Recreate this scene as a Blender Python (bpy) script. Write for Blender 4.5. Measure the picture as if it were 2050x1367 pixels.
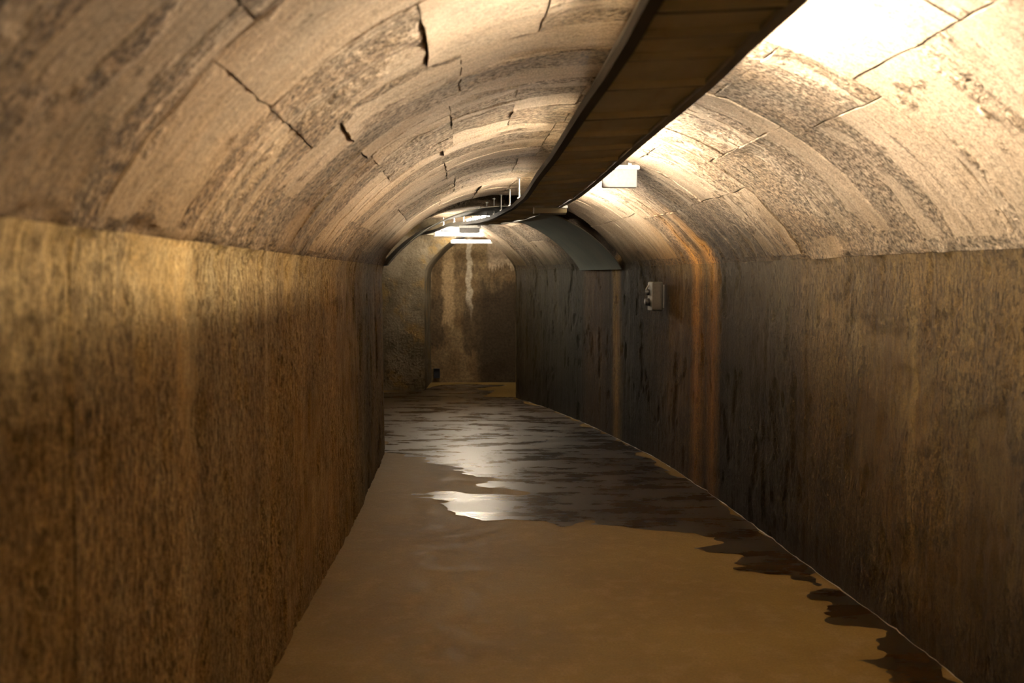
import bpy, math, random
import numpy as np
from mathutils import Vector
random.seed(7)
rng = np.random.default_rng(11)
for o in list(bpy.data.objects): bpy.data.objects.remove(o)
scn = bpy.context.scene
C = scn.collection

# ------------------------------------------------------------------ camera, world, exposure
EYE = 1.615
PITCH = math.atan(128.5/2000)
cd = bpy.data.cameras.new('camera'); cam = bpy.data.objects.new('camera', cd); C.objects.link(cam)
cam.location = (0, 0, EYE); cam.rotation_euler = (math.pi/2-PITCH, 0, 0)
cd.sensor_width = 36; cd.lens = 36*2000/2050; cd.clip_start = .05
cd.dof.use_dof = True; cd.dof.focus_distance = 7.5; cd.dof.aperture_fstop = 2.8
scn.camera = cam
w = bpy.data.worlds.new('world'); scn.world = w; w.use_nodes = True
w.node_tree.nodes['Background'].inputs[0].default_value = (.02, .015, .01, 1)
w.node_tree.nodes['Background'].inputs[1].default_value = .3
scn.view_settings.view_transform = 'Standard'; scn.view_settings.look = 'None'
scn.view_settings.gamma = 1; scn.view_settings.use_curve_mapping = False
scn.view_settings.exposure = 0.0
WARM = (1.0, .875, .715)
TUBE = 830.0            # emission of the lamp tubes on the tray
FAR_TUBE = 330.0        # emission of the tubes in the far chamber

# ------------------------------------------------------------------ numpy noise
TAB = rng.random((512, 512))
def vnoise(x, y, seed=0):
    x = np.asarray(x, float)+seed*17.31; y = np.asarray(y, float)+seed*7.77
    x, y = np.broadcast_arrays(x, y)
    xi = np.floor(x).astype(int); yi = np.floor(y).astype(int)
    fx = x-xi; fy = y-yi; fx = fx*fx*(3-2*fx); fy = fy*fy*(3-2*fy)
    g = lambda a, b: TAB[a % 512, b % 512]
    return (g(xi, yi)*(1-fx)+g(xi+1, yi)*fx)*(1-fy)+(g(xi, yi+1)*(1-fx)+g(xi+1, yi+1)*fx)*fy
def fbm(x, y, seed=0, o=4):
    t = 0; a = .5
    for k in range(o):
        t = t+a*(vnoise(x*2**k, y*2**k, seed+k*3)-.5); a *= .5
    return t*2
sst = lambda x, a, b: np.clip((x-a)/(b-a), 0, 1)**2*(3-2*np.clip((x-a)/(b-a), 0, 1))

# ------------------------------------------------------------------ tunnel shape
LP = np.array([(-.64,-4),(-.72,-2),(-.80,0),(-.90,2.5),(-.965,3.9),(-1.03,6.0),(-1.10,7.8),(-1.19,9.25),(-1.36,10.1),(-1.72,11.2),(-2.2,12.35)])
RP = np.array([(2.04,-4),(2.0,-1.9),(1.95,.15),(1.87,2.75),(1.78,4.1),(1.57,6.4),(1.36,8.4),(1.04,9.98),(.81,10.95),(.46,12.2),(.053,13.3)])
def cubic(P, t):                       # Catmull-Rom through the rows of P at parameter t (row units)
    P = np.vstack([2*P[0]-P[1], P, 2*P[-1]-P[-2]])
    t = np.clip(np.asarray(t, float), 0, len(P)-3-1e-9); i = np.floor(t).astype(int); f = (t-i)[..., None]
    a, b, c, d = P[i], P[i+1], P[i+2], P[i+3]
    return .5*(2*b+(c-a)*f+(2*a-5*b+4*c-d)*f*f+(3*b-a-3*c+d)*f**3)
tt = np.linspace(0, len(LP)-1, 3000)
mid = (cubic(LP, tt)+cubic(RP, tt))/2
cum = np.concatenate([[0], np.cumsum(np.hypot(*np.diff(mid, axis=0).T))])
SMAX = cum[-1]
S_OF_Y0 = float(np.interp(0, mid[:, 1], cum))     # s where the middle of the tunnel passes the camera
t_of_s = lambda s: np.interp(s, cum, tt)
SPRING = 1.72
CROWN = lambda s: EYE+np.interp(s-S_OF_Y0, [0, 3, 6, 9.3, 12.5], [.93, .90, .83, .765, .755])
# nominal profile: a (lateral -1..1), b (0 floor, 1 spring, 2 crown)
HW0, RISE0 = 1.3, .75
R0 = (HW0**2+RISE0**2)/(2*RISE0); PH = math.asin(HW0/R0)
prof = [(-HW0, z) for z in np.linspace(0, SPRING, 200)[:-1]]
prof += [(R0*math.sin(q), SPRING+R0*math.cos(q)-(R0-RISE0)) for q in np.linspace(-PH, PH, 400)]
prof += [(HW0, z) for z in np.linspace(SPRING, 0, 200)[1:]]
prof = np.array(prof)
cv = np.concatenate([[0], np.cumsum(np.hypot(*np.diff(prof, axis=0).T))])
VMAX = cv[-1]
vv = np.linspace(0, VMAX, 1400)
pa = np.interp(vv, cv, prof[:, 0]); pz = np.interp(vv, cv, prof[:, 1])
KW = 38
k = np.exp(-np.linspace(-2.5, 2.5, 2*KW+1)**2/2*1.0); k /= k.sum()      # rounds the corner at the spring line
def smooth(a):
    e = np.concatenate([2*a[0]-a[KW:0:-1], a, 2*a[-1]-a[-2:-KW-2:-1]]); return np.convolve(e, k, 'valid')
pa, pz = smooth(pa), smooth(pz)
VL = SPRING; VR = VMAX-SPRING                      # spring lines along the profile

rr = random.Random(5)
SH_A = float(np.interp(9.70, cubic(RP, tt)[:, 1], cum)); SH_B = float(np.interp(11.0, cubic(RP, tt)[:, 1], cum))   # recess behind the metal sheet
BAYS = [0.0]                                       # lengths of formwork along the tunnel
while BAYS[-1] < SH_A-1.5: BAYS.append(BAYS[-1]+rr.uniform(.85, 1.35))
BAYS += [SH_A, SH_B+.05, (SH_B+SMAX)/2, SMAX+.01]
RB = []; RBAY = []                                 # narrower board strips inside each bay
for i in range(len(BAYS)-1):
    a, b = BAYS[i], BAYS[i+1]; cut = [a]
    while cut[-1] < b-.22: cut.append(cut[-1]+rr.choice([.17, .24, .3, .4, .55]))
    cut[-1] = b
    if len(cut) == 1: cut = [a]
    for c_ in (cut[:-1] or [a]): RB.append(c_); RBAY.append(i)
RB.append(SMAX+.01); RBAY.append(len(BAYS)-2)
BOFF = [rr.uniform(-.006, .006) for _ in BAYS]
ROFF = np.array([BOFF[RBAY[i]]+rr.uniform(-.002, .002) for i in range(len(RB))])
def ringoff(s):
    i = np.clip(np.searchsorted(RB, s)-1, 0, len(ROFF)-1)
    return ROFF[i]
def disp(s, v):
    """inward displacement of the concrete in metres"""
    h = .018*fbm(s*.9, v*.8, 1, 3)
    inv = sst(v, VL, VL+.04)*(1-sst(v, VR-.04, VR))            # in the vault
    rag = .05*fbm(s*7, v*0, 9, 4)
    up = sst(v, VL-.0+rag, VL+.02+rag)*(1-sst(v, VR-.02+rag, VR+rag))
    h = h+.014*up*(1-.8*sst(s, S_OF_Y0+4.5, S_OF_Y0+7))
    h = h+ringoff(s)*(.7+.3*inv)
    h = h+.010*fbm(s*6, v*.35, 4, 4)*(1-.6*inv)               # flutes drawn down the wall
    m = sst(fbm(s*1.7, v*1.3, 6, 3), -.1, .25)
    h = h+m*(.007*fbm(s*26, v*16, 7, 3)-.002)
    h = h-.012*sst(-fbm(s*9, v*4, 12, 4), .22, .42)            # pits
    h = h-.13*sst(s, SH_A, SH_A+.025)*(1-sst(s, SH_B-.03, SH_B))*sst(v, VL+.06, VL+.2)*(1-sst(v, VR-.12, VR-.02))
    return h
def surf(s, v, off=0.0, plain=False):
    s = np.asarray(s, float); v = np.asarray(v, float); s, v = np.broadcast_arrays(s, v)
    t = t_of_s(s)
    L = cubic(LP, t); Rr = cubic(RP, t)
    M = (L+Rr)/2; E_ = Rr-L; wd = np.hypot(E_[..., 0], E_[..., 1]); E_ = E_/wd[..., None]; wd = wd/2
    def pos(vq):
        a = np.interp(vq, vv, pa)/HW0*wd; z = np.interp(vq, vv, pz)
        z = np.where(z > SPRING, SPRING+(z-SPRING)/RISE0*(CROWN(s)-SPRING), z)
        return a, z
    a, z = pos(v); a1, z1 = pos(np.clip(v-.02, 0, VMAX)); a2, z2 = pos(np.clip(v+.02, 0, VMAX))
    da, dz = a2-a1, z2-z1; ln = np.hypot(da, dz)
    na, nz = dz/ln, -da/ln                        # inward normal in the section
    d = off if plain else disp(s, v)+off
    a = a+na*d; z = z+nz*d
    return np.stack([M[..., 0]+E_[..., 0]*a, M[..., 1]+E_[..., 1]*a, z], -1)

# ------------------------------------------------------------------ mesh helpers
def link(name, me, mat=None, parent=None, smooth_=False):
    o = bpy.data.objects.new(name, me); C.objects.link(o)
    if mat: me.materials.append(mat)
    if parent: o.parent = parent
    if smooth_: me.polygons.foreach_set('use_smooth', [True]*len(me.polygons))
    return o
def grid_mesh(name, P, UV, flip=False):
    n, m = P.shape[:2]
    idx = np.arange(n*m).reshape(n, m)
    q = np.stack([idx[:-1, :-1], idx[1:, :-1], idx[1:, 1:], idx[:-1, 1:]], -1).reshape(-1, 4)
    if flip: q = q[:, ::-1]
    me = bpy.data.meshes.new(name)
    me.vertices.add(n*m); me.vertices.foreach_set('co', P.reshape(-1).astype(np.float32))
    me.loops.add(q.size); me.loops.foreach_set('vertex_index', q.reshape(-1).astype(np.int32))
    me.polygons.add(len(q)); me.polygons.foreach_set('loop_start', np.arange(0, q.size, 4, dtype=np.int32))
    me.polygons.foreach_set('use_smooth', np.ones(len(q), bool))
    uv = me.uv_layers.new(name='UVMap'); uv.data.foreach_set('uv', UV.reshape(-1, 2)[q.reshape(-1)].reshape(-1).astype(np.float32))
    me.update(calc_edges=True); me.validate()
    return me
class MB:
    def __init__(s): s.v = []; s.f = []; s.uv = None
    def add(s, V, F):
        b = len(s.v); s.v += [tuple(map(float, p)) for p in V]; s.f += [tuple(b+i for i in q) for q in F]
    def box(s, c, d, rz=0, taper=1, bev=0):
        x, y, z = [q/2 for q in d]; cs, sn = math.cos(rz), math.sin(rz); V = []
        b = bev
        if b:   # chamfered box: three rings of eight
            def ring(zz, i): 
                X, Y = x-i, y-i
                return [(X-b, -Y, zz), (X, -Y+b, zz), (X, Y-b, zz), (X-b, Y, zz), (-X+b, Y, zz), (-X, Y-b, zz), (-X, -Y+b, zz), (-X+b, -Y, zz)]
            V = ring(-z, b)+ring(-z+b, 0)+ring(z-b, 0)+ring(z, b)
            F = [tuple(range(7, -1, -1)), tuple(range(24, 32))]
            for r_ in range(3):
                for i in range(8): F.append((r_*8+i, r_*8+(i+1) % 8, r_*8+8+(i+1) % 8, r_*8+8+i))
        else:
            V = [(i*x, j*y, k_*z) for k_ in (-1, 1) for i, j in ((-1, -1), (1, -1), (1, 1), (-1, 1))]
            F = [(3, 2, 1, 0), (4, 5, 6, 7), (0, 1, 5, 4), (1, 2, 6, 5), (2, 3, 7, 6), (3, 0, 4, 7)]
        s.add([(c[0]+p[0]*cs-p[1]*sn, c[1]+p[0]*sn+p[1]*cs, c[2]+p[2]) for p in V], F); return s
    def tube(s, pts, r, n=10, cap=True):
        pts = [Vector(p) for p in pts]; V = []; F = []
        for i, p in enumerate(pts):
            t = (pts[min(i+1, len(pts)-1)]-pts[max(i-1, 0)]).normalized()
            u = t.cross(Vector((0, 0, 1))); u = u.normalized() if u.length > 1e-3 else Vector((1, 0, 0)); w_ = t.cross(u)
            rad = r[i] if hasattr(r, '__len__') else r
            V += [p+u*math.cos(2*math.pi*j/n)*rad+w_*math.sin(2*math.pi*j/n)*rad for j in range(n)]
        for i in range(len(pts)-1):
            for j in range(n): F.append((i*n+j, i*n+n+j, i*n+n+(j+1) % n, i*n+(j+1) % n))
        if cap: F += [tuple(range(n)), tuple(range(len(pts)*n-1, len(pts)*n-n-1, -1))]
        s.add(V, F); return s
    def sweep(s, path, prof2, side):      # prof2: closed loop (lateral, z); side +1/-1
        n = len(prof2); V = []; F = []
        P = [np.array(p) for p in path]
        for i, p in enumerate(P):
            t = P[min(i+1, len(P)-1)]-P[max(i-1, 0)]; t = t/np.hypot(t[0], t[1]); nx, ny = t[1], -t[0]
            V += [(p[0]+nx*a*side, p[1]+ny*a*side, p[2]+z) for a, z in prof2]
        for i in range(len(P)-1):
            for j in range(n): F.append((i*n+j, i*n+(j+1) % n, i*n+n+(j+1) % n, i*n+n+j))
        F += [tuple(range(n-1, -1, -1)), tuple(range((len(P)-1)*n, len(P)*n))]
        s.add(V, F); return s
    def build(s, name, mat, parent=None, smooth_=False):
        me = bpy.data.meshes.new(name); me.from_pydata(s.v, [], s.f); me.update()
        import bmesh
        bm = bmesh.new(); bm.from_mesh(me); bmesh.ops.recalc_face_normals(bm, faces=bm.faces); bm.to_mesh(me); bm.free()
        return link(name, me, mat, parent, smooth_)
def empty(name, loc, label, cat, group=None):
    o = bpy.data.objects.new(name, None); C.objects.link(o); o.location = loc; o.empty_display_size = .1
    o['label'] = label; o['category'] = cat
    if group: o['group'] = group
    return o
def local(mb, loc):
    mb.v = [(a-loc[0], b-loc[1], c-loc[2]) for a, b, c in mb.v]; return mb

# ------------------------------------------------------------------ node DSL
class NT:
    def __init__(s, name):
        s.m = bpy.data.materials.new(name); s.m.use_nodes = True; s.t = s.m.node_tree; s.t.nodes.clear()
        s.out = s.t.nodes.new('ShaderNodeOutputMaterial')
    def n(s, typ, ins={}, **kw):
        nd = s.t.nodes.new(typ)
        for a, b in kw.items(): setattr(nd, a, b)
        for a, b in ins.items():
            if isinstance(b, bpy.types.NodeSocket): s.t.links.new(b, nd.inputs[a])
            elif b is not None: nd.inputs[a].default_value = b
        return nd
    def math(s, op, a, b=None, c=None):
        return s.n('ShaderNodeMath', {0: a, 1: b, 2: c}, operation=op).outputs[0]
    def uv(s): return s.n('ShaderNodeUVMap', uv_map='UVMap').outputs[0]
    def pos(s): return s.n('ShaderNodeNewGeometry').outputs['Position']
    def scale(s, vec, sc, off=(0, 0, 0)):
        return s.n('ShaderNodeMapping', {0: vec, 1: off, 3: sc}).outputs[0]
    def noise(s, vec, scale=1, detail=4, rough=.55, dist=0):
        return s.n('ShaderNodeTexNoise', {'Vector': vec, 'Scale': scale, 'Detail': detail, 'Roughness': rough, 'Distortion': dist}).outputs[0]
    def rng(s, x, a, b, c=0., d=1., smooth_=True):
        return s.n('ShaderNodeMapRange', {0: x, 1: a, 2: b, 3: c, 4: d}, interpolation_type='SMOOTHSTEP' if smooth_ else 'LINEAR').outputs[0]
    def mix(s, f, a, b, mode='MIX'):
        nd = s.n('ShaderNodeMix', {0: f}, data_type='RGBA', blend_type=mode)
        for i, q in ((6, a), (7, b)):
            if isinstance(q, bpy.types.NodeSocket): s.t.links.new(q, nd.inputs[i])
            else: nd.inputs[i].default_value = (*q, 1) if len(q) == 3 else q
        return nd.outputs[2]
    def ramp(s, x, stops, interp='LINEAR'):
        nd = s.n('ShaderNodeValToRGB', {0: x}); r = nd.color_ramp; r.interpolation = interp
        while len(r.elements) < len(stops): r.elements.new(.5)
        for e, (p, c) in zip(r.elements, stops): e.position = p; e.color = (*c, 1)
        return nd.outputs[0]
    def sep(s, v): return s.n('ShaderNodeSeparateXYZ', {0: v}).outputs
    def comb(s, x, y, z=0.): return s.n('ShaderNodeCombineXYZ', {0: x, 1: y, 2: z}).outputs[0]
    def grey(s, v): return s.comb(v, v, v)
    def finish(s, col, rough=.8, height=None, dist=.01, strength=1., metal=0., spec=.5, **ex):
        p = s.n('ShaderNodeBsdfPrincipled', {'Base Color': col if isinstance(col, bpy.types.NodeSocket) else (*col, 1),
                'Roughness': rough, 'Metallic': metal, 'Specular IOR Level': spec, **ex})
        if height is not None:
            b = s.n('ShaderNodeBump', {'Height': height, 'Distance': dist, 'Strength': strength}); s.t.links.new(b.outputs[0], p.inputs['Normal'])
        s.t.links.new(p.outputs[0], s.out.inputs[0]); return s.m

SC = (20.0)
def concrete(name, kind):
    """kind: vault / panel / wall_left / wall_right / far"""
    t = NT(name); P = t.pos()
    UV = t.uv()
    s, v, _ = t.sep(UV)
    big = t.noise(P, 1.3, 3); med = t.noise(P, 5, 5, .6)
    fine = t.noise(P, 42, 5, .65)
    drag = t.noise(t.scale(UV, (26, 1.6, 1)), 1, 4, .6)          # board grain drawn across the tunnel
    drag2 = t.noise(t.scale(UV, (85, 4.5, 1)), 1, 3, .6)
    broad = t.noise(t.scale(UV, (3.2, .35, 1)), 1, 4, .6)
    if kind in ('vault', 'panel'):
        a, b = (.63, .485, .34), (.42, .30, .183)
    else:
        a, b = ((.285, .218, .122), (.19, .138, .068)) if kind == 'wall_left' else ((.265, .19, .098), (.175, .118, .052))
    col = t.mix(t.rng(big, .35, .65), a, b)
    col = t.mix(t.rng(med, .42, .62), col, t.mix(.4, col, (.34, .30, .22)))      # greyer lime patches
    sm = None
    if kind == 'panel':
        rnd = t.sep(t.n('ShaderNodeObjectInfo').outputs['Color'])[0]
        strip = t.noise(t.scale(UV, (6.5, .45, 1), (3.1, 1, 0)), 1, 3, .6)
        sm = t.rng(t.math('ADD', t.math('ADD', rnd, t.math('MULTIPLY', t.math('SUBTRACT', med, .5), .9)), t.math('MULTIPLY', t.math('SUBTRACT', strip, .5), 1.5)), .38, .56)   # 1 = smooth cast face
        tone = t.rng(rnd, 0, 1, .88, 1.10, False)
        col = t.mix(1, col, t.grey(tone), 'MULTIPLY')
        col = t.mix(t.math('MULTIPLY', sm, .5), col, (.60, .47, .33))
    else:
        sm = t.rng(big, .52, .62)
    rough_m = t.math('SUBTRACT', 1, sm)
    # darker colour in the pits of rough faces
    pit_n = t.noise(t.scale(UV, (62, 44, 1) if kind in ('vault', 'panel') else (62, 20, 1)), 1, 6, .72)
    pit = t.rng(pit_n, .52, .62)
    pit_m = t.math('MULTIPLY', pit, t.math('ADD', .12, t.math('MULTIPLY', rough_m, .6)))
    col = t.mix(pit_m, col, (.12, .075, .038))
    k_ = 1.0 if kind in ('vault', 'panel') else 1.0
    col = t.mix(1, col, t.grey(t.rng(drag, .25, .75, .84 if kind == 'panel' else (.72 if kind == 'vault' else .55), 1.16 if kind in ('vault', 'panel') else 1.28, False)), 'MULTIPLY')
    # dark seep stains
    blot = t.rng(t.noise(t.scale(UV, (2.4, .9, 1)), 1, 5, .65), .56, .72)
    col = t.mix(t.math('MULTIPLY', blot, .45), col, (.17, .12, .075))
    nz_ = t.math('MULTIPLY', t.math('SUBTRACT', t.noise(t.scale(UV, (11, 2.5, 1)), 1, 5, .65), .5), .9)
    ed = t.math('MINIMUM', t.math('ABSOLUTE', t.math('SUBTRACT', v, VL)), t.math('ABSOLUTE', t.math('SUBTRACT', v, VR)))
    ed = t.rng(t.math('ADD', ed, nz_), 0, .32, .75, 0)
    edge_col = t.mix(t.rng(drag, .35, .65), (.23, .165, .09), (.34, .26, .16))
    js = t.math('ADD', s, t.math('MULTIPLY', t.math('SUBTRACT', t.noise(t.scale(UV, (3, .6, 1)), 1, 4, .7), .5), .22))
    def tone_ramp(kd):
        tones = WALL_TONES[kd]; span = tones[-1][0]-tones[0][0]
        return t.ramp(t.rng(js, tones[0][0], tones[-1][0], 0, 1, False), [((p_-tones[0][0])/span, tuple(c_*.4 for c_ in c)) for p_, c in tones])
    if kind in ('vault', 'panel'):
        speck = t.rng(t.noise(P, 16, 6, .72), .60, .68)
        col = t.mix(t.math('MULTIPLY', speck, t.math('MULTIPLY', rough_m, .7)), col, (.15, .10, .06))
        # stains reach up from the walls into the vault haunch
        col = t.mix(t.math('MULTIPLY', ed, .6), col, edge_col)
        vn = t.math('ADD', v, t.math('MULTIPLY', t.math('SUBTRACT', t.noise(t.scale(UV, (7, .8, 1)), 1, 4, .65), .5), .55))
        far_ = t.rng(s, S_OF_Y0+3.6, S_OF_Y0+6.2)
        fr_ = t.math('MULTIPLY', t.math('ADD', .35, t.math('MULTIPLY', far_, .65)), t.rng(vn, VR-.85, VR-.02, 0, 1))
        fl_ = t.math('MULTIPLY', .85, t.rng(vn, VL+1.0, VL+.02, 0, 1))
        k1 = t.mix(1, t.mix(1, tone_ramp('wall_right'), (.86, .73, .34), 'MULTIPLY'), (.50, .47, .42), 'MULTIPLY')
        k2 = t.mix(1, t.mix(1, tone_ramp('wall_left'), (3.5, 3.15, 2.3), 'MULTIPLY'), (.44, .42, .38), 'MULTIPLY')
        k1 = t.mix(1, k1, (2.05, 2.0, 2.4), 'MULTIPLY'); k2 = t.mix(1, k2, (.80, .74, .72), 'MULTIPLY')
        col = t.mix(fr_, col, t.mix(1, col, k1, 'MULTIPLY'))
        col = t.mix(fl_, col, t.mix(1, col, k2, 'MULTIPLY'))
    grain_shade = t.rng(t.noise(P, 46, 4, .65), .40, .58, .38, 1.14, False)  # shade in the crevices of the rough grain, painted into the colour
    col = t.mix(t.math('MULTIPLY', rough_m, .9 if kind in ('vault', 'panel') else .55), col, t.mix(1, col, t.grey(grain_shade), 'MULTIPLY'))
    if kind.startswith('wall'):
        st = t.rng(broad, .34, .62)
        col = t.mix(t.math('MULTIPLY', st, .28 if kind == 'wall_left' else .55), col, (.13, .085, .045))
        lime = t.rng(t.noise(t.scale(UV, (7, .25, 1), (5.3, 0, 0)), 1, 4, .6), .58, .72)
        col = t.mix(t.math('MULTIPLY', lime, .40), col, (.42, .35, .25))
        rust = t.rng(t.noise(t.scale(UV, (2.1, .45, 1), (9.7, 3, 0)), 1, 4, .6), .5, .68)
        col = t.mix(t.math('MULTIPLY', rust, .25 if kind == 'wall_left' else .45), col, (.36, .245, .095))
        blk = t.rng(t.noise(t.scale(UV, (13, 2.2, 1), (2.7, 8, 0)), 1, 6, .7), .60, .70)
        col = t.mix(t.math('MULTIPLY', blk, .45 if kind == 'wall_left' else .65), col, (.07, .045, .025))
        hgt = v if kind == 'wall_left' else t.math('SUBTRACT', VMAX, v)
        # damp line at the foot
        fz = t.math('ADD', hgt, t.math('MULTIPLY', t.math('SUBTRACT', t.noise(t.scale(UV, (5, 1.2, 1), (1, 4, 0)), 1, 5, .65), .5), 1.1))
        damp = t.rng(fz, .0, .62, 1, 0)
        col = t.mix(t.math('MULTIPLY', damp, .62 if kind == 'wall_right' else .2), col, (.085, .058, .03))
        # colour changes from one length of wall to the next
        if kind == 'wall_right': col = t.mix(t.math('MULTIPLY', ed, .7), col, edge_col)
        else: col = t.mix(t.math('MULTIPLY', ed, .35), col, edge_col)
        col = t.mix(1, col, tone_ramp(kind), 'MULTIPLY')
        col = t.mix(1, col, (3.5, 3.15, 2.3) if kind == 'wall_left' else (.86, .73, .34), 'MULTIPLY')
    col = t.mix(1, col, t.grey(t.rng(t.noise(P, 120, 4, .7), .38, .62, .66, 1.25, False)), 'MULTIPLY')
    h = t.math('ADD', t.math('MULTIPLY', t.math('SUBTRACT', 1, t.math('MULTIPLY', pit, 1.0)), t.math('ADD', .12, t.math('MULTIPLY', rough_m, .6))),
               t.math('MULTIPLY', drag2, .30))
    h = t.math('ADD', h, t.math('MULTIPLY', drag, .55))
    h = t.math('ADD', h, t.math('MULTIPLY', fine, t.math('ADD', .10, t.math('MULTIPLY', rough_m, .9))))
    return t.finish(col, .82, h, .016, 1.0, spec=.25)

s_at = lambda y: float(np.interp(y, cubic(RP, tt)[:, 1], cum))
s_atL = lambda y: float(np.interp(y, cubic(LP, tt)[:, 1], cum))
n1 = (1., 1., 1.)
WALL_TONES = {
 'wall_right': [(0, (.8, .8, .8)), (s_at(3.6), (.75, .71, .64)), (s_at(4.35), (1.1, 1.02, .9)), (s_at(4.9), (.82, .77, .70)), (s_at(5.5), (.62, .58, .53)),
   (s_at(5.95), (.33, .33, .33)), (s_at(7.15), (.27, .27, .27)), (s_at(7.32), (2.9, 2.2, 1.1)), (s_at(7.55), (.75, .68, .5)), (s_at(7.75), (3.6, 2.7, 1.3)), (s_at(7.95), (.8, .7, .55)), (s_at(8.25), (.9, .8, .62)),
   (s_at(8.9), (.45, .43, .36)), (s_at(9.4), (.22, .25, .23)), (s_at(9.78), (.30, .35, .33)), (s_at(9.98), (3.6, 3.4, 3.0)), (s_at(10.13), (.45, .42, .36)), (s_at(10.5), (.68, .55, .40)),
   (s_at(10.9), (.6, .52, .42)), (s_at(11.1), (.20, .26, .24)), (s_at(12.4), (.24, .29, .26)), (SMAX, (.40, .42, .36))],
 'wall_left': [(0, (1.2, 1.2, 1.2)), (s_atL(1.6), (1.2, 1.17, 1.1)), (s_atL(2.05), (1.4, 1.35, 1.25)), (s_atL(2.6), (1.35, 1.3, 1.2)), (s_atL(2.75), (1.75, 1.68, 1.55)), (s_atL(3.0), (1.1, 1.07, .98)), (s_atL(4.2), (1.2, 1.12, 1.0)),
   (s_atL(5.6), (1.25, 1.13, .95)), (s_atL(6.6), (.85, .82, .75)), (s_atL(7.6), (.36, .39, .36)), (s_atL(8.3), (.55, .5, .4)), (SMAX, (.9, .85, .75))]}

def mat_simple(name, col, rough=.5, metal=0., bump=0., nscale=60, var=.12, spec=.5):
    t = NT(name); P = t.n('ShaderNodeTexCoord').outputs['Object']
    n_ = t.noise(P, nscale, 4); b_ = t.noise(P, 3.5, 3)
    c = t.mix(t.rng(b_, .3, .7), tuple(q*(1-var) for q in col), tuple(min(1, q*(1+var)) for q in col))
    c = t.mix(1, c, t.grey(t.rng(n_, .3, .7, 1-var, 1+var, False)), 'MULTIPLY')
    return t.finish(c, rough, n_, .002, bump, metal=metal, spec=spec)
def mat_emit(name, col, k_):
    t = NT(name); e = t.n('ShaderNodeEmission', {0: (*col, 1), 1: k_}); t.t.links.new(e.outputs[0], t.out.inputs[0]); return t.m

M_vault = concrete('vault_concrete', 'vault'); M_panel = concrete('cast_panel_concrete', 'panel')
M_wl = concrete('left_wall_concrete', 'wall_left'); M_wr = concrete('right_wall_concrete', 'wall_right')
M_tray = None
def tray_mat():
    t = NT('dull_tray_metal'); P = t.n('ShaderNodeTexCoord').outputs['Object']
    a = t.noise(t.scale(P, (9, 1.3, 1)), 1, 4, .6); b_ = t.noise(P, 2.2, 4, .6); c_ = t.noise(P, 70, 3)
    col = t.mix(t.rng(b_, .35, .65), (.56, .53, .42), (.42, .40, .31))
    col = t.mix(t.math('MULTIPLY', t.rng(a, .5, .75), .45), col, (.42, .29, .15))
    r = t.rng(a, .3, .7, .30, .5)
    return t.finish(col, r, c_, .0008, .5, metal=.12)
M_tray = tray_mat()
M_rail = mat_simple('tray_rail_metal', (.17, .155, .12), .42, .35, .2)
M_galv = mat_simple('galvanised_steel', (.42, .40, .36), .4, .6, .2)
M_galv2 = mat_simple('dull_galvanised_rail', (.04, .037, .03), .65, 0, .2, spec=.2)
M_white = mat_simple('white_enamel', (.62, .60, .56), .38, 0, .1)
M_shade = mat_simple('grey_white_shade_enamel', (.17, .165, .155), .4, 0, .1)
M_cable = mat_simple('black_cable_sheath', (.03, .03, .03), .5)
M_sheet = None
M_tube = mat_emit('lamp_tube_glow', WARM, TUBE)
M_htube = mat_emit('added_tube_glow', (1., .88, .72), 330)  # glow of the unseen lamp added under the left haunch
M_ftube = mat_emit('far_lamp_tube_glow', (1., .86, .68), FAR_TUBE)

# ------------------------------------------------------------------ setting: tunnel
def svgrid(s0, s1, ds, v0, v1, dv):
    s = np.linspace(s0, s1, max(2, int((s1-s0)/ds)+1)); v = np.linspace(v0, v1, max(2, int((v1-v0)/dv)+1))
    return np.meshgrid(s, v, indexing='ij')
def tun(name, v0, v1, mat, off=0., parts=((0, 5.0, .05), (5.0, SMAX, .017))):
    # s runs through coarse stations behind the camera, fine ones in front
    s = np.concatenate([np.linspace(a, b, int((b-a)/d), endpoint=False) for a, b, d in parts]+[[SMAX]])
    v = np.linspace(v0, v1, int((v1-v0)/.018)+1)
    S, V = np.meshgrid(s, v, indexing='ij')
    P = surf(S, V, off)
    o = link(name, grid_mesh(name, P, np.stack([S, V], -1)), mat); o['kind'] = 'structure'
    return o
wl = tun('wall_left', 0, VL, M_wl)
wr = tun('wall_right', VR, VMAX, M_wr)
ce = tun('ceiling', VL, VR, M_vault, -.004)

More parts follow.
